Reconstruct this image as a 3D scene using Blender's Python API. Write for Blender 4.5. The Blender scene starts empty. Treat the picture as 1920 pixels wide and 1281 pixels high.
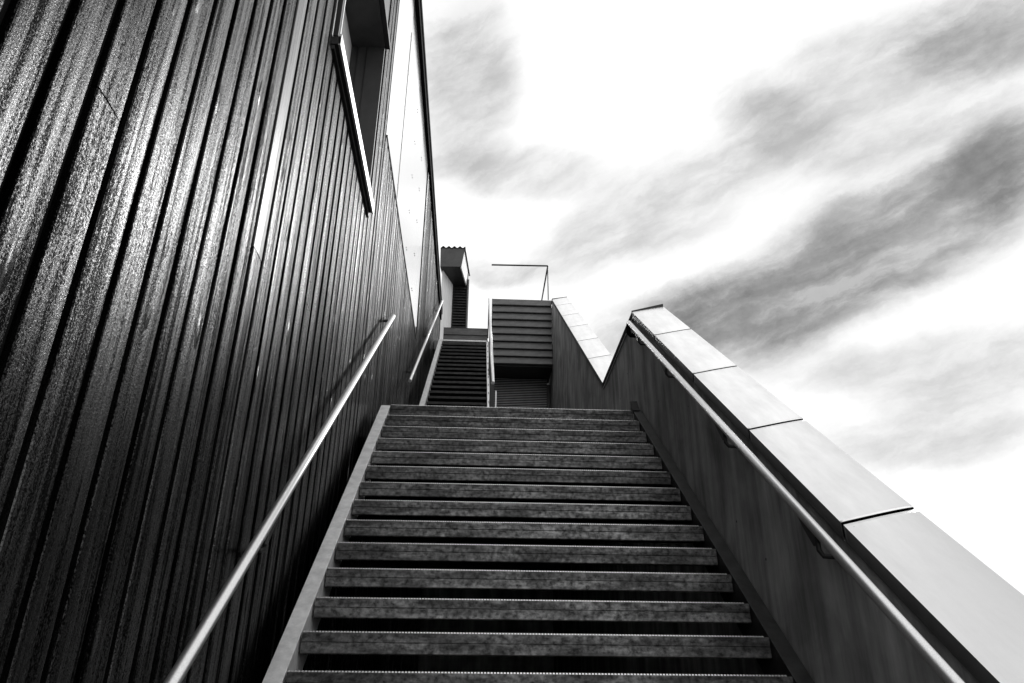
import bpy, math, random
from mathutils import Vector, Matrix, Euler
random.seed(7)
S = bpy.context.scene
COL = S.collection
R_ = math.radians

# ------------------------------------------------------------------ camera
cam_data = bpy.data.cameras.new("camera")
cam = bpy.data.objects.new("camera", cam_data); COL.objects.link(cam)
cr = Vector((0.9987276, -0.0500122, 0.0064730))
cu = Vector((-0.0277709, -0.4382974, 0.8984009))
cf = Vector((0.0420939, 0.8974375, 0.4391287))
m = Matrix((cr, cu, -cf)).transposed().to_4x4()
m.translation = Vector((0.8643, -3.9033, 1.5966))
cam.matrix_world = m
cam_data.sensor_width = 36; cam_data.lens = 26.678
cam_data.clip_start = 0.05; cam_data.clip_end = 4000
S.camera = cam

# ------------------------------------------------------------------ light
SUN_AZ, SUN_EL = 36.0, 32.0
VS = S.view_settings
S.display_settings.display_device = 'sRGB'
VS.view_transform = 'Standard'; VS.look = 'None'; VS.exposure = 0.0; VS.gamma = 1.0
VS.use_curve_mapping = False

world = bpy.data.worlds.new("World"); S.world = world; world.use_nodes = True
nt = world.node_tree; N = nt.nodes; L = nt.links
N.clear()
def nd(tree, t, **kw):
    n = tree.nodes.new(t)
    for k, v in kw.items():
        if k.startswith('i_'): n.inputs[k[2:].replace('_', ' ')].default_value = v
        else: setattr(n, k, v)
    return n
wout = nd(nt, 'ShaderNodeOutputWorld'); bg = nd(nt, 'ShaderNodeBackground')
bg.inputs['Strength'].default_value = 0.1
L.new(bg.outputs[0], wout.inputs[0])
sky = nd(nt, 'ShaderNodeTexSky', sky_type='NISHITA', sun_disc=False)
sky.sun_elevation = R_(SUN_EL); sky.sun_rotation = R_(SUN_AZ)
bw = nd(nt, 'ShaderNodeRGBToBW'); L.new(sky.outputs[0], bw.inputs[0])
skyv = nd(nt, 'ShaderNodeMath', operation='MINIMUM'); L.new(bw.outputs[0], skyv.inputs[0]); skyv.inputs[1].default_value = 1.7
tc = nd(nt, 'ShaderNodeTexCoord')
# wispy distortion of the cloud directions
n1 = nd(nt, 'ShaderNodeTexNoise'); n1.inputs['Scale'].default_value = 5.0; n1.inputs['Detail'].default_value = 10; n1.inputs['Roughness'].default_value = 0.66
L.new(tc.outputs['Generated'], n1.inputs['Vector'])
sb = nd(nt, 'ShaderNodeVectorMath', operation='SUBTRACT'); L.new(n1.outputs['Color'], sb.inputs[0]); sb.inputs[1].default_value = (.5, .5, .5)
sc = nd(nt, 'ShaderNodeVectorMath', operation='SCALE'); L.new(sb.outputs[0], sc.inputs[0]); sc.inputs['Scale'].default_value = 0.06
ad = nd(nt, 'ShaderNodeVectorMath', operation='ADD'); L.new(tc.outputs['Generated'], ad.inputs[0]); L.new(sc.outputs[0], ad.inputs[1])
GAPS = [(28.9, 28.8, 13.2, 0.27, 0.062, 1.2), (14.3, 26.8, 13.4, 0.151, 0.035, 0.35), (41.4, 32.6, 22.3, 0.07, 0.04, 1.0),
        (35.6, 20.8, -3.2, 0.135, 0.042, 0.42), (32.7, 16.9, -2.3, 0.14, 0.033, 0.42), (35.4, 39.8, -0.1, 0.214, 0.071, 0.40),
        (44.1, 40.6, -4.0, 0.096, 0.042, 0.5), (-2.3, 44.9, 82.3, 0.121, 0.062, 0.6), (3.1, 38.6, 0.2, 0.123, 0.033, 0.45),
        (26.2, 39.8, -42.3, 0.106, 0.035, 0.3), (14.6, 35.1, 17.8, 0.171, 0.051, 0.5), (1.9, 31.2, 0.8, 0.077, 0.019, 0.4),
        (22.4, 24.5, -20.6, 0.145, 0.047, 0.3), (36.6, 34.6, 6.8, 0.143, 0.036, 0.3),
        (78, 57, 0, .34, .30, .9)]  # unseen gap added outside the view to grey the coping reflections
acc = None
for az, el, tilt, a, b, amp in GAPS:      # thin places in the cloud deck, by compass direction and height
    az, el, tilt = R_(az), R_(el), R_(tilt)
    c = Vector((math.sin(az)*math.cos(el), math.cos(az)*math.cos(el), math.sin(el)))
    h = c.cross(Vector((0, 0, 1))).normalized(); u = h.cross(c)
    e1 = h*math.cos(tilt)+u*math.sin(tilt); e2 = c.cross(e1).normalized()
    rot = Matrix((e1, e2, c)).transposed().to_euler()
    mp = nd(nt, 'ShaderNodeMapping', vector_type='TEXTURE')
    mp.inputs['Location'].default_value = c; mp.inputs['Rotation'].default_value = rot
    mp.inputs['Scale'].default_value = (a*1.35, b*1.6, 1.0)
    L.new(ad.outputs[0], mp.inputs['Vector'])
    g = nd(nt, 'ShaderNodeTexGradient', gradient_type='SPHERICAL'); L.new(mp.outputs[0], g.inputs[0])
    mr = nd(nt, 'ShaderNodeMapRange', interpolation_type='SMOOTHERSTEP')
    mr.inputs['From Max'].default_value = 0.75; mr.inputs['To Max'].default_value = amp
    L.new(g.outputs['Fac'], mr.inputs['Value'])
    if acc is None: acc = mr.outputs[0]
    else:
        s_ = nd(nt, 'ShaderNodeMath', operation='ADD'); L.new(acc, s_.inputs[0]); L.new(mr.outputs[0], s_.inputs[1]); acc = s_.outputs[0]
# streaky noise running with the wind
c = Vector((math.sin(R_(25))*math.cos(R_(30)), math.cos(R_(25))*math.cos(R_(30)), .5))
h = c.cross(Vector((0, 0, 1))).normalized(); u = h.cross(c); t_ = R_(14)
e1 = h*math.cos(t_)+u*math.sin(t_); e2 = c.cross(e1).normalized()
mp = nd(nt, 'ShaderNodeMapping', vector_type='TEXTURE')
mp.inputs['Rotation'].default_value = Matrix((e1, e2, c)).transposed().to_euler(); mp.inputs['Scale'].default_value = (1.0, .30, .5)
L.new(ad.outputs[0], mp.inputs['Vector'])
n2 = nd(nt, 'ShaderNodeTexNoise'); n2.inputs['Scale'].default_value = 8.5; n2.inputs['Detail'].default_value = 11; n2.inputs['Roughness'].default_value = .62
L.new(mp.outputs[0], n2.inputs['Vector'])
r2 = nd(nt, 'ShaderNodeMapRange'); r2.inputs['From Min'].default_value = .36; r2.inputs['From Max'].default_value = .64
r2.inputs['To Min'].default_value = .6; r2.inputs['To Max'].default_value = 1.25
L.new(n2.outputs['Fac'], r2.inputs['Value'])
ml = nd(nt, 'ShaderNodeMath', operation='MULTIPLY'); L.new(acc, ml.inputs[0]); L.new(r2.outputs[0], ml.inputs[1])
# faint overall thin places everywhere
n3 = nd(nt, 'ShaderNodeTexNoise'); n3.inputs['Scale'].default_value = 2.6; n3.inputs['Detail'].default_value = 8; n3.inputs['Roughness'].default_value = .6
L.new(mp.outputs[0], n3.inputs['Vector'])
r3 = nd(nt, 'ShaderNodeMapRange'); r3.inputs['From Min'].default_value = .52; r3.inputs['From Max'].default_value = .75
r3.inputs['To Min'].default_value = 0; r3.inputs['To Max'].default_value = .22
L.new(n3.outputs['Fac'], r3.inputs['Value'])
s1 = nd(nt, 'ShaderNodeMath', operation='ADD'); L.new(ml.outputs[0], s1.inputs[0]); L.new(r3.outputs[0], s1.inputs[1])
th = nd(nt, 'ShaderNodeMath', operation='TANH'); L.new(s1.outputs[0], th.inputs[0])
r4 = nd(nt, 'ShaderNodeMapRange'); r4.inputs['From Min'].default_value = .3; r4.inputs['From Max'].default_value = .7
r4.inputs['To Min'].default_value = .82; r4.inputs['To Max'].default_value = 1.12; L.new(n1.outputs['Fac'], r4.inputs['Value'])
s2 = nd(nt, 'ShaderNodeMath', operation='MULTIPLY', use_clamp=True); L.new(th.outputs[0], s2.inputs[0]); L.new(r4.outputs[0], s2.inputs[1])
mx = nd(nt, 'ShaderNodeMix', data_type='FLOAT')
L.new(s2.outputs[0], mx.inputs[0]); mx.inputs[2].default_value = 11.5; L.new(skyv.outputs[0], mx.inputs[3])
cmb = nd(nt, 'ShaderNodeCombineColor')
for k in range(3): L.new(mx.outputs[0], cmb.inputs[k])
L.new(cmb.outputs[0], bg.inputs['Color'])

sun = bpy.data.lights.new("sun", 'SUN'); sun.energy = 1.5; sun.angle = R_(10); sun.color = (1, 1, 1)
so = bpy.data.objects.new("sun", sun); COL.objects.link(so)
sd = Vector((math.sin(R_(SUN_AZ))*math.cos(R_(SUN_EL)), math.cos(R_(SUN_AZ))*math.cos(R_(SUN_EL)), math.sin(R_(SUN_EL))))
so.rotation_euler = sd.to_track_quat('Z', 'Y').to_euler()
so.location = sd*40
S.cycles.max_bounces = 6
S.cycles.caustics_reflective = False; S.cycles.caustics_refractive = False

# ------------------------------------------------------------------ materials
def mat(name, base, rough=.5, metal=0.0, spec=.5, lo=None, hi=None, scale=(6, 6, 6), detail=6, bump=0.0, bscale=None,
        rlo=None, rhi=None, rand=0.0, spots=None, contrast=(.35, .65), distort=0.0, blotch=None):
    m = bpy.data.materials.new(name); m.use_nodes = True
    t = m.node_tree; b = t.nodes['Principled BSDF']; lk = t.links
    b.inputs['Base Color'].default_value = (base, base, base, 1); b.inputs['Roughness'].default_value = rough
    b.inputs['Metallic'].default_value = metal; b.inputs['Specular IOR Level'].default_value = spec
    if lo is None and bump == 0: return m
    tcx = t.nodes.new('ShaderNodeTexCoord'); vec = tcx.outputs['Object']
    if rand:
        oi = t.nodes.new('ShaderNodeObjectInfo')
        vm = t.nodes.new('ShaderNodeVectorMath'); vm.operation = 'SCALE'; vm.inputs[0].default_value = (37, 53, 71)
        lk.new(oi.outputs['Random'], vm.inputs['Scale'])
        va = t.nodes.new('ShaderNodeVectorMath'); va.operation = 'ADD'; lk.new(vec, va.inputs[0]); lk.new(vm.outputs[0], va.inputs[1]); vec = va.outputs[0]
    def noise(scl, det, ro=.6, dist=0.0):
        mpx = t.nodes.new('ShaderNodeMapping'); mpx.inputs['Scale'].default_value = scl; lk.new(vec, mpx.inputs[0])
        nn = t.nodes.new('ShaderNodeTexNoise'); nn.inputs['Scale'].default_value = 1; nn.inputs['Detail'].default_value = det
        nn.inputs['Roughness'].default_value = ro; nn.inputs['Distortion'].default_value = dist
        lk.new(mpx.outputs[0], nn.inputs['Vector']); return nn.outputs['Fac']
    fac = noise(scale, detail, .65, distort)
    if lo is not None:
        r = t.nodes.new('ShaderNodeMapRange'); r.inputs['From Min'].default_value = contrast[0]; r.inputs['From Max'].default_value = contrast[1]
        r.inputs['To Min'].default_value = lo; r.inputs['To Max'].default_value = hi
        lk.new(fac, r.inputs['Value']); val = r.outputs[0]
        if rand:
            rr = t.nodes.new('ShaderNodeMapRange'); rr.inputs['To Min'].default_value = 1-rand; rr.inputs['To Max'].default_value = 1+rand
            lk.new(oi.outputs['Random'], rr.inputs['Value'])
            mm = t.nodes.new('ShaderNodeMath'); mm.operation = 'MULTIPLY'; lk.new(val, mm.inputs[0]); lk.new(rr.outputs[0], mm.inputs[1]); val = mm.outputs[0]
        if blotch:
            f3 = noise(blotch[0], 4, .6, .3)
            br = t.nodes.new('ShaderNodeMapRange'); br.inputs['From Min'].default_value = .4; br.inputs['From Max'].default_value = .62
            br.inputs['To Min'].default_value = blotch[1]; br.inputs['To Max'].default_value = blotch[2]; lk.new(f3, br.inputs['Value'])
            mm = t.nodes.new('ShaderNodeMath'); mm.operation = 'MULTIPLY'; lk.new(val, mm.inputs[0]); lk.new(br.outputs[0], mm.inputs[1]); val = mm.outputs[0]
        if spots:
            sscale, rad, dark = spots
            mpx = t.nodes.new('ShaderNodeMapping'); mpx.inputs['Scale'].default_value = sscale; lk.new(vec, mpx.inputs[0])
            vo = t.nodes.new('ShaderNodeTexVoronoi'); vo.inputs['Scale'].default_value = 1; lk.new(mpx.outputs[0], vo.inputs['Vector'])
            sr = t.nodes.new('ShaderNodeMapRange'); sr.inputs['From Min'].default_value = rad*.7; sr.inputs['From Max'].default_value = rad
            sr.inputs['To Min'].default_value = dark; sr.inputs['To Max'].default_value = 1; lk.new(vo.outputs['Distance'], sr.inputs['Value'])
            mm = t.nodes.new('ShaderNodeMath'); mm.operation = 'MULTIPLY'; lk.new(val, mm.inputs[0]); lk.new(sr.outputs[0], mm.inputs[1]); val = mm.outputs[0]
        cc = t.nodes.new('ShaderNodeCombineColor')
        for k in range(3): lk.new(val, cc.inputs[k])
        lk.new(cc.outputs[0], b.inputs['Base Color'])
    if rlo is not None:
        r = t.nodes.new('ShaderNodeMapRange'); r.inputs['From Min'].default_value = .35; r.inputs['From Max'].default_value = .65
        r.inputs['To Min'].default_value = rlo; r.inputs['To Max'].default_value = rhi
        lk.new(fac, r.inputs['Value']); lk.new(r.outputs[0], b.inputs['Roughness'])
    if bump:
        bs = bscale or scale
        f2 = noise(bs, 5, .7)
        bp = t.nodes.new('ShaderNodeBump'); bp.inputs['Strength'].default_value = 1.0; bp.inputs['Distance'].default_value = bump
        lk.new(f2, bp.inputs['Height']); lk.new(bp.outputs[0], b.inputs['Normal'])
    return m

def wood_material():
    m = bpy.data.materials.new("dark_stained_wood"); m.use_nodes = True
    t = m.node_tree; b = t.nodes['Principled BSDF']; lk = t.links
    tcx = t.nodes.new('ShaderNodeTexCoord'); oi = t.nodes.new('ShaderNodeObjectInfo')
    vm = t.nodes.new('ShaderNodeVectorMath'); vm.operation = 'SCALE'; vm.inputs[0].default_value = (37, 53, 71); lk.new(oi.outputs['Random'], vm.inputs['Scale'])
    va = t.nodes.new('ShaderNodeVectorMath'); va.operation = 'ADD'; lk.new(tcx.outputs['Object'], va.inputs[0]); lk.new(vm.outputs[0], va.inputs[1])
    def noise(scl, det, ro=.6, dist=0.0):
        mpx = t.nodes.new('ShaderNodeMapping'); mpx.inputs['Scale'].default_value = scl; lk.new(va.outputs[0], mpx.inputs[0])
        nn = t.nodes.new('ShaderNodeTexNoise'); nn.inputs['Scale'].default_value = 1; nn.inputs['Detail'].default_value = det
        nn.inputs['Roughness'].default_value = ro; nn.inputs['Distortion'].default_value = dist
        lk.new(mpx.outputs[0], nn.inputs['Vector']); return nn.outputs['Fac']
    def rng(v, a, bb, c, d):
        r = t.nodes.new('ShaderNodeMapRange'); r.inputs['From Min'].default_value = a; r.inputs['From Max'].default_value = bb
        r.inputs['To Min'].default_value = c; r.inputs['To Max'].default_value = d; lk.new(v, r.inputs['Value']); return r.outputs[0]
    def ma(op, a, bb):
        n = t.nodes.new('ShaderNodeMath'); n.operation = op
        for k, v in enumerate((a, bb)):
            if isinstance(v, (int, float)): n.inputs[k].default_value = v
            else: lk.new(v, n.inputs[k])
        return n.outputs[0]
    grain = noise((30, 38, 1.3), 7, .65, .35)       # long fibres
    speck = noise((210, 210, 130), 2, .8)            # rough sawn, peeling stain
    patch = noise((3, 17, .55), 4, .55, .5)            # weathered areas
    # knots
    mpx = t.nodes.new('ShaderNodeMapping'); mpx.inputs['Scale'].default_value = (3, 6.0, 1.6); lk.new(va.outputs[0], mpx.inputs[0]); mpx.inputs['Scale'].default_value = (3, 7.0, 2.3)
    vo = t.nodes.new('ShaderNodeTexVoronoi'); vo.inputs['Scale'].default_value = 1; lk.new(mpx.outputs[0], vo.inputs['Vector'])
    knot = rng(vo.outputs['Distance'], .06, .17, 1, 0)
    mixv = ma('ADD', ma('MULTIPLY', grain, .38), ma('ADD', ma('MULTIPLY', speck, .40), ma('MULTIPLY', patch, .24)))
    col = rng(mixv, .44, .66, .0006, .005)
    col = ma('MULTIPLY', col, rng(oi.outputs['Random'], 0, 1, .4, 1.8))
    col = ma('MULTIPLY', col, rng(knot, 0, 1, 1, .35))
    band = rng(noise((2, 30, .3), 3, .5, .3), .45, .55, .6, 1.2)
    cc = t.nodes.new('ShaderNodeCombineColor')
    for k in range(3): lk.new(col, cc.inputs[k])
    lk.new(cc.outputs[0], b.inputs['Base Color'])
    ro = ma('ADD', rng(mixv, .48, .64, .30, .12), rng(speck, .3, .7, .12, -.06))
    lk.new(ro, b.inputs['Roughness'])
    lk.new(ma('MULTIPLY', ma('MULTIPLY', band, rng(mixv, .47, .57, .01, .62)), rng(oi.outputs['Random'], 0, 1, .6, 1.25)), b.inputs['Specular IOR Level'])
    hgt = ma('ADD', ma('ADD', ma('MULTIPLY', grain, 1.0), ma('MULTIPLY', patch, .35)), ma('ADD', ma('MULTIPLY', speck, .30), ma('MULTIPLY', knot, 2.2)))
    bp = t.nodes.new('ShaderNodeBump'); bp.inputs['Strength'].default_value = .9; bp.inputs['Distance'].default_value = .0034
    lk.new(hgt, bp.inputs['Height']); lk.new(bp.outputs[0], b.inputs['Normal'])
    return m

M_wood = wood_material()
M_sheen = mat('wood_with_painted_sheen', .03, .34, lo=.015, hi=.07, scale=(40, 60, 1.2), detail=8, spec=.5, bump=.001, bscale=(120, 120, 8), rlo=.42, rhi=.24)  # same wood as the other boards, sheen put into a lighter base colour
M_back = mat("black_membrane", .006, .9, spec=.1)
M_black = mat("black_painted_metal", .012, .45, spec=.4, lo=.008, hi=.02, scale=(8, 8, 8))
M_frame = mat("black_window_metal", .02, .32, spec=.5)
M_reveal = mat("dark_reveal_panel", .03, .5, lo=.02, hi=.038, scale=(3, 3, 3), spots=((9, 9, 9), .06, .2))
M_glass = mat("mirror_coated_glass", .92, .13, metal=1.0)
M_conc = mat("board_marked_concrete", .08, .8, lo=.20, hi=.42, scale=(5, 6, .7), detail=9, contrast=(.38, .64), blotch=((1.3, 1.6, 1.6), .8, 1.35), bump=.003, bscale=(30, 30, 4), spots=((5, 5, 5), .055, .05), spec=.2)
M_conc2 = mat("grey_concrete_floor", .12, .9, lo=.2, hi=.3, scale=(3, 3, 3), bump=.002, bscale=(40, 40, 40))
M_pave = mat('pale_paving', .5, .9, lo=.25, hi=.33, scale=(2, 2, 2))
M_tread2 = mat('dark_steel_step', .03, .6, metal=.4, lo=.012, hi=.06, scale=(9, 13, 30), rand=.3)
M_tread = mat("weathered_steel_plate", .12, .5, metal=.55, lo=.015, hi=.15, scale=(34, 34, 40), detail=10, contrast=(.34, .74), rlo=.62, rhi=.36, rand=.25, blotch=((3.2, 3, 16), .6, 1.9), spots=((7, 7, 9), .05, .12), bump=.0006, bscale=(30, 60, 90))
M_pan = mat("dark_tread_pan", .004, .8, spec=.15)
M_edge = mat("bright_worn_steel", .85, .4, metal=.9)
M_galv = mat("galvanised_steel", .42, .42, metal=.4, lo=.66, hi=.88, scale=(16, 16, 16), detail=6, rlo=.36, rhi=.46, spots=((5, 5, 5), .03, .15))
M_galvd = mat("dark_galvanised_steel", .06, .55, metal=.3, lo=.015, hi=.04, scale=(10, 10, 4))  # dark copy; on the right stringer the parapet's shade is put into colour
M_rail = mat("brushed_steel_tube", .72, .3, metal=.9, lo=.62, hi=.82, scale=(260, 260, 260), rlo=.42, rhi=.32)
M_brk = mat("dark_rail_bracket", .02, .45, spec=.4)
M_cope = mat("sheet_metal_coping", .95, .34, metal=.85, lo=.8, hi=.98, scale=(5, 1.2, 1.2), rlo=.42, rhi=.28, spots=((6, 6, 6), .02, .7))
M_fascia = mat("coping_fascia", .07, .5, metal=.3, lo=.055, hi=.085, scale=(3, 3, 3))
M_side = mat("steel_siding", .1, .5, metal=.35, lo=.08, hi=.15, scale=(4, 4, 12), detail=8, spots=((5, 5, 9), .05, .2))
M_slat = mat("louvre_metal", .14, .5, metal=.3, lo=.35, hi=.5, scale=(5, 5, 5))
M_skywhite = mat('sky_white_window_glass', .95, .25, spec=.8, lo=.92, hi=.97)  # plain white colour stands in for bright sky in the window glass
M_light = mat("pale_painted_boards", .8, .6, lo=.65, hi=.85, scale=(9, 9, 1.5))

# ------------------------------------------------------------------ helpers
def set_id(o, label=None, cat=None, group=None, kind=None):
    if label: o['label'] = label
    if cat: o['category'] = cat
    if group: o['group'] = group
    if kind: o['kind'] = kind
    return o
def thing(name, label, cat, loc=(0, 0, 0), group=None):
    o = bpy.data.objects.new(name, None); COL.objects.link(o); o.location = loc; o.empty_display_size = .2
    return set_id(o, label, cat, group)
WPOS = {}
def wloc(o):
    v = Vector((0, 0, 0))
    while o is not None: v = v+Vector(o.location); o = o.parent
    return v
class MB:
    def __init__(s): s.v = []; s.f = []
    def box(s, x0, x1, y0, y1, z0, z1):
        i = len(s.v); s.v += [(x0, y0, z0), (x1, y0, z0), (x1, y1, z0), (x0, y1, z0), (x0, y0, z1), (x1, y0, z1), (x1, y1, z1), (x0, y1, z1)]
        s.f += [(i, i+3, i+2, i+1), (i+4, i+5, i+6, i+7), (i, i+1, i+5, i+4), (i+1, i+2, i+6, i+5), (i+2, i+3, i+7, i+6), (i+3, i, i+4, i+7)]; return s
    def hexa(s, b, t):
        i = len(s.v); s.v += [tuple(p) for p in b]+[tuple(p) for p in t]; n = len(b)
        s.f += [tuple(i+k for k in reversed(range(n))), tuple(i+n+k for k in range(n))]
        for k in range(n): s.f.append((i+k, i+(k+1) % n, i+n+(k+1) % n, i+n+k))
        return s
    def prism_x(s, poly, x0, x1):      # poly of (y,z)
        return s.hexa([(x0, y, z) for y, z in poly], [(x1, y, z) for y, z in poly])
    def prism_z(s, poly, z0, z1):
        return s.hexa([(x, y, z0) for x, y in poly], [(x, y, z1) for x, y in poly])
    def tube(s, pts, r, n=20, cap=True):
        pts = [Vector(p) for p in pts]; rings = []
        for k, p in enumerate(pts):
            d = (pts[min(k+1, len(pts)-1)]-pts[max(k-1, 0)]).normalized()
            a = d.cross(Vector((1, 0, 0)) if abs(d.x) < .9 else Vector((0, 0, 1))).normalized(); b = d.cross(a)
            i = len(s.v); s.v += [tuple(p+a*r*math.cos(2*math.pi*q/n)+b*r*math.sin(2*math.pi*q/n)) for q in range(n)]; rings.append(i)
        for i, j in zip(rings, rings[1:]):
            for q in range(n): s.f.append((i+q, i+(q+1) % n, j+(q+1) % n, j+q))
        if cap: s.f.append(tuple(rings[0]+q for q in reversed(range(n)))); s.f.append(tuple(rings[-1]+q for q in range(n)))
        return s
    def build(s, name, m, parent=None, origin=None, bevel=0.0, smooth=False, kind=None, local=False):
        me = bpy.data.meshes.new(name)
        if origin is None:
            xs = [p[0] for p in s.v]; ys = [p[1] for p in s.v]; zs = [p[2] for p in s.v]
            origin = Vector(((min(xs)+max(xs))/2, (min(ys)+max(ys))/2, min(zs)))
        origin = Vector(origin)
        me.from_pydata([tuple(Vector(p)-origin) for p in s.v], [], s.f); me.validate(); 
        import bmesh
        bm = bmesh.new(); bm.from_mesh(me); bmesh.ops.recalc_face_normals(bm, faces=bm.faces)
        if bevel: bmesh.ops.bevel(bm, geom=list(bm.edges), offset=bevel, segments=1, affect='EDGES', clamp_overlap=True)
        bm.to_mesh(me); bm.free()
        if smooth:
            for p in me.polygons: p.use_smooth = len(p.vertices) == 4
        me.materials.append(m)
        o = bpy.data.objects.new(name, me); COL.objects.link(o)
        if parent is not None: o.parent = parent; o.location = origin-wloc(parent)
        else: o.location = origin
        if kind: o['kind'] = kind
        return o
def dup(o, loc=None, parent=None):
    c = o.copy(); COL.objects.link(c)
    if parent is not None: c.parent = parent
    if loc is not None: c.location = loc
    return c

# ------------------------------------------------------------------ dimensions
T, R, W = .24, .195535, 2.4068
Z0 = 9*R; K = R/T
ZL = Z0+13*R                      # landing height 4.302
def pz(y, c=0.0): return Z0+K*y+c # first pitch line
T2, R2, Y2 = .2556, .195535, 5.2
K2 = R2/T2
def pz2(y, c=0.0): return ZL+R2+K2*(y-Y2)+c
XW = -.18                         # boarded wall face
XR = 2.5                          # concrete wall, inner edge of coping
ZROOF = 10.93
YEND = 13.35

# ------------------------------------------------------------------ setting
MB().box(-300, 300, -300, 300, -.3, 0).build('ground', M_pave, kind='structure')
MB().box(-.16, 2.515, 3.37, 12.45, 4.05, ZL-.006).build('landing', M_conc2, kind='structure')
MB().box(-.1995, 2.515, 12.47, 12.7, 0, 8.5).build('retaining_wall', M_conc, kind='structure')
MB().box(-.17, 2.51, 11.62, 22, 8.95, 9.17).build('upper_deck', M_conc2, kind='structure')

# ------------------------------------------------------------------ boarded building
bld = thing('wooden_building', 'long dark building clad in glossy vertical boards, left of the stairs', 'building', (XW, 4, 0))
PB = .1737; BW_ = .138
WIN = (-.11, 1.75, 5.68, 8.6)        # y0,y1,z0,z1
GLA = (2.42, 7.22, 7.07, 10.60)
mesh_cache = {}
def board(y, z0, z1, tilt):
    bw = BW_
    a = random.uniform(.045, .1); rdg = random.uniform(.0005, .003)
    poly = [(-.022, 0), (-.003, 0), (.0, .004), (rdg, a), (0, bw-.004), (-.003, bw), (-.022, bw)]
    mb = MB().prism_z([(XW+px, y+py) for px, py in poly], z0, z1)
    o = mb.build('board', M_wood, bld, origin=(XW, y+bw/2, z0))
    o.rotation_euler = (0, 0, tilt)
    return o
y = -5.22-.0; nb = 0
ys = []
yy = -2.692+.030                  # a gap lies at y=-2.692
while yy > -3.3: yy -= PB
while yy < YEND-.05:
    ys.append(yy); yy += PB
for y in ys:
    tilt = random.gauss(0, .022); zt = 10.60
    y1 = y+BW_
    spans = [(0.02, zt)]
    for (a, b, c, d) in (WIN, GLA):
        if y1 > a-.03 and y < b+.03:
            new = []
            for (s, e) in spans:
                if s < c < e or s < d < e:
                    new.append((s, c-.02))
                    if d+.05 < e: new.append((d+.02, e))
                else: new.append((s, e))
            spans = new
    # butt joints here and there
    if random.random() < .35 and y < 6:
        s, e = spans[0]; j = random.uniform(2.6, min(e, 8)-.6) if min(e, 8)-.6 > 2.6 else None
        if j: spans = [(s, j-.002), (j+.002, e)]+spans[1:]
    if abs(y+2.33) < .09: spans = [(.02, 3.10), (3.105, zt)]
    if abs(y+.775+BW_/2) < .09:      # one length whose sheen is painted as a lighter colour
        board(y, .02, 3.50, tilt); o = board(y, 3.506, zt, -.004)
        o.data.materials[0] = M_sheen; o['label'] = 'smooth length of board with its sheen painted into a paler colour'
        continue
    for s, e in spans:
        board(y, s, e, tilt)
# back wall with openings, in strips
def strip(y0, y1, z0, z1): 
    return MB().box(XW-.25, XW-.0225, y0, y1, z0, z1)
mb = MB()
for (a, b, c, d) in ((-3.6, WIN[0], 0, 10.62), (WIN[0], WIN[1], 0, WIN[2]), (WIN[0], WIN[1], WIN[3], 10.62), (WIN[1], GLA[0], 0, 10.62),
                     (GLA[0], GLA[1], 0, GLA[2]), (GLA[1], YEND, 0, 10.62)):
    mb.box(XW-.25, XW-.0225, a, b, c, d)
mb.box(XW-9, XW-.26, -3.6, -3.5, 0, 10.6); mb.box(XW-9, XW-.26, YEND-.1, YEND, 0, 10.6)
mb.box(XW-9, XW-8.9, -3.5, YEND-.1, 0, 10.6)
mb.build('wall', M_back, bld, origin=(XW, 4, 0))
MB().box(XW-9.1, XW+.045, -3.65, YEND+.06, 10.63, 10.80).box(XW-9.1, XW+.06, -3.65, YEND+.08, 10.802, ZROOF).build('roof_edge', M_back, bld)
MB().box(XW-.05, XW+.02, YEND-.03, YEND+.10, 0, 10.65).build('corner_trim', M_black, bld)
# window one
w0, w1, wz0, wz1 = WIN
wn = MB().box(XW-.35, XW-.33, w0-.0, w1, wz0, wz1).build('window', M_skywhite, bld); wn['label'] = 'deep set window with black projecting frame'
D = .055
MB().box(XW+.0, XW+D, w0-.055, w1+.0, wz0-.075, wz0-.005).build('sill', M_frame, wn)
MB().box(XW+D-.012, XW+D+.004, w0-.055, w1+.01, wz0-.082, wz0+.016).build('sill_lip', M_rail, wn)
MB().box(XW-.02, XW+.02, w0-.05, w1+.02, wz0-.115, wz0-.082).build('sill_trim', M_black, wn)
MB().box(XW+.0, XW+.035, w0-.06, w0-.0, wz0-.004, wz1).build('jamb', M_frame, wn)
MB().box(XW+.035, XW+.042, w0-.03, w0-.018, wz0-.003, wz1).build('jamb_bead', M_rail, wn)
MB().box(XW-.33, XW-.0, w1-.008, w1+.02, wz0, wz1).build('reveal', M_reveal, wn)
MB().box(XW-.27, XW-.262, w1-.016, w1-.0085, wz0, wz1).box(XW-.18, XW-.172, w1-.016, w1-.0085, wz0, wz1).build('reveal_joint', M_black, wn)
MB().box(XW-.33, XW-.0, w0, w1, 7.625, 7.66).build('head_reveal', M_reveal, wn)
MB().box(XW+.0, XW+.05, w0-.05, w1+.03, 7.64, 7.69).build('head_trim', M_frame, wn)
MB().box(XW-.44, XW-.0, w0, w1, 7.70, wz1).build('upper_infill', M_black, wn)
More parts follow.
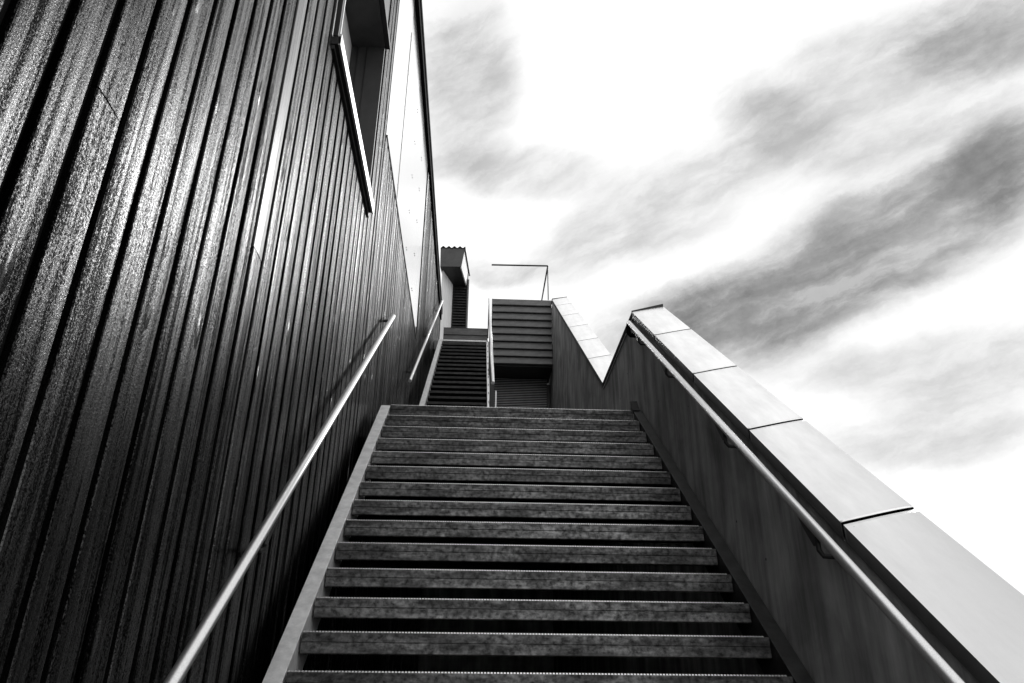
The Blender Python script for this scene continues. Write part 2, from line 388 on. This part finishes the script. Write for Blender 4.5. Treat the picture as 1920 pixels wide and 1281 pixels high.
# big mirror glass
g0, g1, gz0, gz1 = GLA
gl = MB().box(XW-.05, XW-.04, g0, g1, gz0, gz1).build('glazing_frame', M_black, bld)
cuts = [g0, 3.60, 4.98, 6.1, g1]
MB().box(XW-.02, XW+.002, 3.589, 3.611, gz0, 9.9).build('seam', M_black, gl)
for a, b in zip(cuts, cuts[1:]):
    p = MB().box(XW-.035, XW-.006, a+.005, b-.005, gz0+.004, gz1-.002).build('pane', M_glass, gl)
    p.rotation_euler = (0, 0, random.gauss(0, .004))
mb = MB()
for cy in cuts[1:-1]:
    z = gz0+.25
    while z < gz1-.1:
        for dy in (-.03, .03): mb.box(XW-.006, XW+.002, cy+dy-.005, cy+dy+.005, z-.006, z+.006)
        z += .62
o = mb.build('fixing', M_black, gl, kind='stuff')
MB().box(XW-.03, XW+.012, g0-.02, g1+.02, gz0-.03, gz0+.0).build('lower_edge', M_black, gl)

# ------------------------------------------------------------------ lower flight
st = thing('staircase', 'wide lower flight of weathered steel stairs with open risers', 'staircase', (0, -2.2, 0))
def tread_set(parent, w, x0, yn, zn, teeth=True, depth=.27):
    h = .103 if teeth else .040
    # face plate folded along its middle with a shallow groove
    f = [(0, 0), (-.0015, -.004), (-.0015, -.044), (.006, -.0445), (.006, -.0495), (-.001, -.050), (-.0065, -.098), (-.003, -h), (.012, -h), (.008, -.05), (.008, 0)]
    if not teeth: f = [(0, 0), (-.0015, -.004), (.0, -.038), (.008, -.040), (.008, 0)]
    fx = MB().prism_x([(yn+a, zn+b) for a, b in f], x0+.008, x0+w-.002).build('tread', M_tread if teeth else M_tread2, parent, origin=(x0, yn, zn))
    pn = MB().box(x0+.008, x0+w-.002, yn+.0085, yn+depth, zn-.034, zn-.004).box(x0+.008, x0+w-.002, yn+depth-.006, yn+depth, zn-.06, zn-.0345)
    pn = pn.build('tread_pan', M_pan, fx, origin=(x0, yn, zn-.034))
    if teeth:
        e = MB(); n = int((w-.03)/.0155)
        for k in range(n):
            xa = x0+.012+k*.0155
            e.hexa([(xa, yn-.001, zn+.0002), (xa+.0105, yn-.001, zn+.0002), (xa+.0105, yn+.03, zn+.0002), (xa, yn+.03, zn+.0002)],
                   [(xa+.001, yn+.006, zn+.007), (xa+.0095, yn+.006, zn+.007), (xa+.0095, yn+.03, zn+.007), (xa+.001, yn+.03, zn+.007)])
        e.build('grip_edge', M_edge, fx, origin=(x0, yn, zn))
    return fx
t0 = tread_set(st, W, 0, -9*T+T, R)
base = Vector(t0.location)
for k in range(1, 22):
    c = dup(t0, base+Vector((0, k*T, k*R)), st)
    c.rotation_euler = (random.gauss(0, .012), 0, random.gauss(0, .0008))
    for ch in list(t0.children): dup(ch, None, c)
# stringers, channel section laid along the pitch
def stringer(parent, x_in, x_out, ya, yb, zf, c, webx, name='stringer', m=M_galv, depth=.30, th=.010):
    sgn = 1 if x_out > x_in else -1
    mb = MB()
    xa, xb = sorted((x_in, x_out))
    mb.prism_x([(ya, zf(ya, c)-th), (yb, zf(yb, c)-th), (yb, zf(yb, c)), (ya, zf(ya, c))], xa, xb)
    xa, xb = sorted((webx, webx+sgn*.009))
    mb.prism_x([(ya, zf(ya, c)-depth), (yb, zf(yb, c)-depth), (yb, zf(yb, c)-th-.0005), (ya, zf(ya, c)-th-.0005)], xa, xb)
    return mb.build(name, m, parent, bevel=.0015)
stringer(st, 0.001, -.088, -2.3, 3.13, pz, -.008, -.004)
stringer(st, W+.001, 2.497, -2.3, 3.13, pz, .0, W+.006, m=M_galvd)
MB().prism_x([(3.1, 4.30), (3.20, 4.30), (3.20, 4.44)], 2.40, 2.47).build('end_plate', M_black, st)

# ------------------------------------------------------------------ upper flight
st2 = thing('staircase', 'narrow upper flight of dark steps between the boarded wall and the thin steel handrail', 'staircase', (.5, 5.2, ZL))
X2a, X2b = .058, 1.0
t2 = tread_set(st2, X2b-X2a, X2a, Y2, ZL+R2, teeth=False, depth=.28)
b2 = Vector(t2.location)
for k in range(1, 22):
    c = dup(t2, b2+Vector((0, k*T2, k*R2)), st2)
    for ch in list(t2.children): dup(ch, None, c)
stringer(st2, X2a-.001, X2a-.082, 5.1, 10.85, pz2, .0, X2a-.004)
stringer(st2, X2b+.001, X2b+.042, 5.1, 10.85, pz2, .0, X2b+.006)
mb = MB(); yb = 5.3
while yb < 10.8:
    for q in (0, .06):
        z = pz2(yb+q, .001); mb.box(X2b+.018, X2b+.03, yb+q, yb+q+.014, z-.004, z+.012)
    yb += .42
mb.build('bolt', M_black, st2, kind='stuff')
for z0_, z1_ in ((8.84, 9.015), (9.02, 9.195)):
    MB().prism_x([(11.02, z0_), (11.0, z0_+.004), (11.015, z0_+.022), (11.02, z1_-.012), (11.012, z1_), (11.05, z1_), (11.05, z0_)], X2a-.0, X2b+.03).build('riser_panel', M_side, st2, bevel=0)
MB().box(X2a, X2b, 10.87, 11.0, 8.80, 8.83).build('top_edge', M_galv, st2)

# ------------------------------------------------------------------ handrails
def add_bracket(t, x, y, z, k, xwall):
    s = 1 if xwall > x else -1
    mb = MB()
    L_ = .11                                          # saddle strap under the tube, then arm back to the wall
    mb.prism_x([(y-L_, z-.022-L_*k), (y-L_*.62, z-.062-L_*.62*k), (y-.03, z-.10-.03*k), (y+L_*.5, z-.064+L_*.5*k), (y+L_, z-.022+L_*k)], x-.007, x+.007)
    mb.tube([(x, y-.06, z-.09), (x, y-.065, z-.15), (x+s*.015, y-.068, z-.175), (xwall-s*.004, y-.07, z-.18)], .012, 10)
    mb.tube([(xwall-s*.008, y-.07, z-.18), (xwall-s*.001, y-.07, z-.18)], .03, 16)
    return mb.build('bracket', M_brk, t)
def rail_thing(label, x, y0, z0, y1, z1, brks, xwall, r=.0245):
    t = thing('handrail', label, 'handrail', (x, (y0+y1)/2, (z0+z1)/2-.9), 'round steel handrails of the stairs')
    k = (z1-z0)/(y1-y0)
    MB().tube([(x, y0, z0), (x, y1, z1)], r, 28).build('rail', M_rail, t, smooth=True)
    for f in brks:
        if isinstance(f, float) or isinstance(f, int): add_bracket(t, x, f, z0+k*(f-y0), k, xwall)
    return t, k
xl = -.08
t, k = rail_thing('long steel handrail fixed to the boarded wall beside the wide lower flight', xl, -2.3, pz(-2.3, .905), 3.40, pz(3.40, .905), (-1.5, -.3), XW)
MB().tube([(xl, 3.385, pz(3.385, .893)), (xl-.02, 3.40, pz(3.4, .85)), (XW+.002, 3.40, pz(3.4, .845))], .015, 12).build('wall_return', M_brk, t)
t, k = rail_thing('short steel handrail on the boarded wall beside the narrow upper flight', xl, 5.70, 5.655, 12.3, 10.58, (6.6, 9.0, 11.6), XW)
xr = 2.42
t, k = rail_thing('steel handrail bracketed to the concrete wall on the right', xr, -2.3, pz(-2.3, .995), 3.10, pz(3.10, .995), (-1.55, -.42, .64, 1.88, 2.78), XR+.012)
MB().tube([(xr-.002, 3.095, pz(3.09, .985)), (xr-.004, 3.125, pz(3.1, .95)), (xr-.004, 3.13, pz(3.1, .895)), (xr+.02, 3.13, pz(3.1, .865)), (XR+.01, 3.13, pz(3.1, .86))], .0255, 14).build('wall_return', M_back, t)
t, k = rail_thing('free standing bright handrail with post at the open right side of the upper flight', 1.04, 4.97, 5.345, 10.90, 9.875, (), 0)
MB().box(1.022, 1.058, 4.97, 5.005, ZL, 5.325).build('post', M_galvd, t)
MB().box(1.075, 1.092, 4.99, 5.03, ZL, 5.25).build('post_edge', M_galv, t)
MB().box(1.022, 1.046, 10.87, 10.90, 8.9, 9.88).build('post', M_black, t)
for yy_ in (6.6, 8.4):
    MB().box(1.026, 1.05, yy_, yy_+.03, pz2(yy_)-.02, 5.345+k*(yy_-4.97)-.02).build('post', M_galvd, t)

# ------------------------------------------------------------------ concrete parapet wall
pw = thing('parapet_wall', 'tall concrete wall with sloping metal coping, right of the stairs', 'wall', (XR, 4, 0))
CI = 1.078                                            # coping inner edge above the pitch line
yA, yPk, yV = -2.45, 3.275, 5.286
zPk = pz(3.275, CI); zV = 5.522
yT = 11.35; kU = (10.17-zV)/(yT-yV)
def ctop(y):
    if y <= yPk: return pz(y, CI)
    if y <= yV: return zPk+(zV-zPk)*(y-yPk)/(yV-yPk)
    return zV+kU*(y-yV)
XO = 2.848; TT = math.tan(R_(12.2))
wall_poly = [(yA, 0), (yA, ctop(yA)-.05), (3.0, ctop(3.0)-.05), (yPk-.012, ctop(yPk)-.05), (yV, zV-.05), (yT, ctop(yT)-.05), (yT+.2, ctop(yT)-.05), (13.2, 9.9), (13.2, 0)]
MB().prism_x(wall_poly, XR+.014, XO-.03).build('wall', M_conc, pw, origin=(XR, 4, 0))
def cope(ya, yb, zf, curve=.006, gap=.010, name='coping_panel', lip=.082, dz=0.0, xo=XO, lm=None):
    """one folded sheet: top with a slight cross bow, inner and outer drops"""
    n = 14; mv = []; mf = []
    ya += gap; yb -= gap
    ysn = [ya+(yb-ya)*q for q in (0, .02, .06, .5, .94, .98, 1)]
    prof = []
    for q in range(n+1):
        s = q/n
        bow = curve*(s-s**4)
        prof.append((XR+(xo-XR)*s, TT*(xo-XR)*s+bow))
    for yq, e in zip(ysn, (0, 0, 0, 0, 0, 0, 0)):
        row = [(XR+.004, yq, zf(yq)-lip), (XR, yq, zf(yq)-lip+.004)]
        row += [(px, yq, zf(yq)+pz_+dz+(e if 0 < j < n else 0)) for j, (px, pz_) in enumerate(prof)]
        row += [(xo, yq, zf(yq)+TT*(xo-XR)-lip)]
        mv.append(row)
    mb = MB(); nn = len(mv[0])
    for row in mv: mb.v += row
    for a in range(len(mv)-1):
        for b in range(nn-1): mb.f.append((a*nn+b, a*nn+b+1, (a+1)*nn+b+1, (a+1)*nn+b))
    o = mb.build(name, M_cope, pw)
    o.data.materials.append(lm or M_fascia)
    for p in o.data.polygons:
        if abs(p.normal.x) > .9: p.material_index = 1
        p.use_smooth = True
    o.data.set_sharp_from_angle(angle=R_(25))
    so_ = o.modifiers.new('thick', 'SOLIDIFY'); so_.thickness = .002; so_.offset = 1
    return o
for a, b in ((yA, 3.0), (3.0, yPk-.01), (yPk+.01, yV), (yV, yT)):
    q = .030; d = TT*(XO-.006-XR)
    MB().hexa([(XR+.006, a, ctop(a)-.07), (XO-.006, a, ctop(a)-.07+d), (XO-.006, b, ctop(b)-.07+d), (XR+.006, b, ctop(b)-.07)],
              [(XR+.006, a, ctop(a)-q), (XO-.006, a, ctop(a)-q+d), (XO-.006, b, ctop(b)-q+d), (XR+.006, b, ctop(b)-q)]).build('capping_board', M_back, pw)
js = [-2.43, -1.53, -.584, .37, 1.341, 2.386, yPk]
for a, b in zip(js, js[1:]): cope(a, b, ctop)
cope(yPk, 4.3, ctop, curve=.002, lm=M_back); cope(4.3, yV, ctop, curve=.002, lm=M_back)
ju = [yV, 6.43, 7.484, 8.519, 9.53, 10.6, yT]
for a, b in zip(ju, ju[1:]): cope(a, b, ctop, curve=.004)
MB().hexa([(XR, yPk-.006, zPk-.085), (XO, yPk-.006, zPk-.085+TT*(XO-XR)), (XO, yPk+.006, zPk-.085+TT*(XO-XR)), (XR, yPk+.006, zPk-.085)],
          [(XR-.004, yPk-.006, zPk+.012), (XO, yPk-.006, zPk+.035+TT*(XO-XR)), (XO, yPk+.006, zPk+.035+TT*(XO-XR)), (XR-.004, yPk+.006, zPk+.012)]).build('end_flashing', M_black, pw)
zt_ = ctop(yT)
MB().hexa([(XR-.006, yT-.005, zt_-.03), (XO, yT-.005, zt_+TT*(XO-XR)-.05), (XO, yT+.2, zt_+TT*(XO-XR)-.05), (XR-.006, yT+.2, zt_-.03)],
          [(XR-.006, yT-.005, zt_+.02), (XO, yT-.005, zt_+TT*(XO-XR)+.01), (XO, yT+.2, zt_+TT*(XO-XR)+.01), (XR-.006, yT+.2, zt_+.02)]).build('end_flashing', M_black, pw)

# ------------------------------------------------------------------ clad balcony front
bal = thing('balcony', 'dark balcony front of wide horizontal metal siding above the louvres', 'balcony', (1.8, 11.5, 8.55))
ZB, ZT = 8.565, 10.235
nS = 9; hs = (ZT-ZB)/nS
for k in range(nS):
    z = ZB+k*hs; xl_ = 1.155-.042*k/nS
    MB().prism_x([(11.47, z), (11.455, z+.012), (11.458, z+.03), (11.498, z+hs-.012), (11.515, z+hs-.002), (11.53, z+hs-.002), (11.53, z)], xl_, 2.497).build('siding_board', M_side, bal)
MB().box(1.11, 1.118, 11.42, 11.54, 9.6, 10.265).build('corner_edge', M_galv, bal)
MB().box(1.12, 2.497, 11.535, 11.6, ZB+.01, ZT+.01).build('backing', M_black, bal)
MB().box(1.12, 2.497, 11.535, 12.44, ZB-.03, ZB+.005).build('soffit', M_black, bal)

gr = thing('guard_rail', 'thin black tube railing standing on top of the clad balcony against the sky', 'railing', (1.8, 11.5, ZT))
MB().tube([(1.09, 11.5, 11.145), (2.43, 11.5, 11.165)], .019, 14).build('top_rail', M_black, gr, smooth=True)
MB().tube([(2.425, 11.5, 11.15), (2.425, 13.6, 11.15)], .018, 14).build('side_rail', M_black, gr, smooth=True)
MB().tube([(2.425, 11.5, 10.24), (2.425, 11.5, 11.14)], .012, 12).build('post', M_black, gr, smooth=True)
MB().tube([(2.425, 13.6, 9.17), (2.425, 13.6, 11.16)], .012, 12).build('post', M_black, gr, smooth=True)

# ------------------------------------------------------------------ louvred wall below
lw = thing('louvre_wall', 'finely louvred dark wall panel underneath the clad balcony', 'louvre', (1.8, 12.2, ZL))
MB().box(1.14, 2.43, 12.26, 12.3, ZL, 8.55).build('backing', M_black, lw)
mb = MB(); z = 7.2
while z < 8.53:
    mb.prism_x([(12.2, z), (12.2, z+.012), (12.245, z+.034), (12.245, z+.022)], 1.14, 2.43); z += .042
mb.build('slat', M_slat, lw, kind='stuff')
MB().box(2.43, 2.44, 12.18, 12.3, ZL, 8.55).build('side_trim', M_galvd, lw)

# ------------------------------------------------------------------ small shed at the top
sh = thing('rooftop_shed', 'small dark shed with corrugated roof and deep eaves at the stair head', 'shed', (.1, 14.8, 9.17))
fb = [(-.30, 14.22), (.287, 14.2), (.432, 15.22), (-.2, 15.24)]      # eaves footprint at soffit height
ft = [(-.315, 14.18), (.371, 14.16), (.491, 15.55), (-.25, 15.6)]
zs, zt2 = 12.73, 13.30
MB().hexa([(*fb[0], zs), (*fb[1], zs), (fb[1][0], fb[1][1]+.03, zs), (fb[0][0], fb[0][1]+.03, zs)],
          [(*ft[0], zt2), (*ft[1], zt2), (ft[1][0], ft[1][1]+.03, zt2), (ft[0][0], ft[0][1]+.03, zt2)]).build('fascia', M_fascia, sh)
def lerp(a, b, s): return tuple(a[i]+(b[i]-a[i])*s for i in range(len(a)))
for q in range(3):
    s0, s1 = q/3+.008, (q+1)/3-.008
    B0, B1 = (fb[1][0], fb[1][1]+.035, zs), (*fb[2], zs); T0, T1 = (ft[1][0]-.012, ft[1][1]+.035, zt2-.05), (ft[2][0]-.012, ft[2][1], zt2-.05)
    a, b = lerp(B0, T0, s0), lerp(B1, T1, s0); c_, d_ = lerp(B0, T0, s1), lerp(B1, T1, s1)
    MB().hexa([a, b, (b[0]-.03, b[1], b[2]), (a[0]-.03, a[1], a[2])], [c_, d_, (d_[0]-.03, d_[1], d_[2]), (c_[0]-.03, c_[1], c_[2])]).build('side_board', M_light, sh)
MB().hexa([(fb[0][0], fb[0][1]+.035, zs-.004), (fb[1][0]-.035, fb[1][1]+.035, zs-.004), (fb[2][0]-.035, 15.28, zs-.004), (fb[3][0], 15.28, zs-.004)],
          [(fb[0][0], fb[0][1]+.035, zs+.02), (fb[1][0]-.035, fb[1][1]+.035, zs+.02), (fb[2][0]-.035, 15.28, zs+.02), (fb[3][0], 15.28, zs+.02)]).build('soffit', M_black, sh)
# corrugated sheet roof
mb = MB(); nseg = 40
for rr in range(2):
    for q in range(nseg+1):
        s = q/nseg; x0, y0 = lerp(ft[0], ft[1], s); x1, y1 = lerp(ft[3], ft[2], s)
        x, yv = (x0, y0-.03) if rr == 0 else (x1, y1)
        mb.v.append((x, yv, zt2+.03+.028*math.cos(2*math.pi*s*4.4+math.pi)+(0 if rr == 0 else .0)))
for q in range(nseg): mb.f.append((q, q+1, nseg+2+q, nseg+1+q))
o = mb.build('corrugated_roof', M_black, sh, smooth=True); md = o.modifiers.new('thick', 'SOLIDIFY'); md.thickness = .008
MB().hexa([(ft[1][0]-.005, ft[1][1]-.03, zt2-.05), (ft[1][0]+.022, ft[1][1]-.03, zt2-.05), (ft[2][0]+.03, ft[2][1], zt2-.06), (ft[2][0]-.005, ft[2][1], zt2-.06)],
          [(ft[1][0]-.005, ft[1][1]-.03, zt2+.05), (ft[1][0]+.012, ft[1][1]-.03, zt2+.05), (ft[2][0]+.02, ft[2][1], zt2+.05), (ft[2][0]-.005, ft[2][1], zt2+.05)]).build('verge_trim', M_black, sh)
# pale boarded side wall turning back to the louvred end
P0, P1 = Vector((-.225, 14.42)), Vector((.035, 15.2))
for q in range(3):
    a = P0.lerp(P1, q/3+.01); b = P0.lerp(P1, (q+1)/3-.01); n_ = Vector((-(P1-P0).y, (P1-P0).x)).normalized()*.03
    MB().prism_z([(a.x, a.y), (b.x, b.y), (b.x+n_.x, b.y+n_.y), (a.x+n_.x, a.y+n_.y)], 9.18, zs-.006).build('wall_board', M_light, sh)
MB().box(-.2, .47, 15.29, 15.33, 9.18, zt2-.06).build('louvre_backing', M_black, sh)
mb = MB(); z = 10.9
while z < zs-.04:
    mb.prism_x([(15.22, z), (15.22, z+.02), (15.28, z+.055), (15.28, z+.035)], .05, .44); z += .09
mb.build('louvre_slat', M_tread2, sh, kind='stuff')
MB().box(.44, .475, 15.2, 15.26, 9.18, zs+.2).build('corner_post', M_galvd, sh)
MB().box(.478, .50, 15.22, 15.3, 9.18, zs+.2).build('downpipe', M_black, sh)
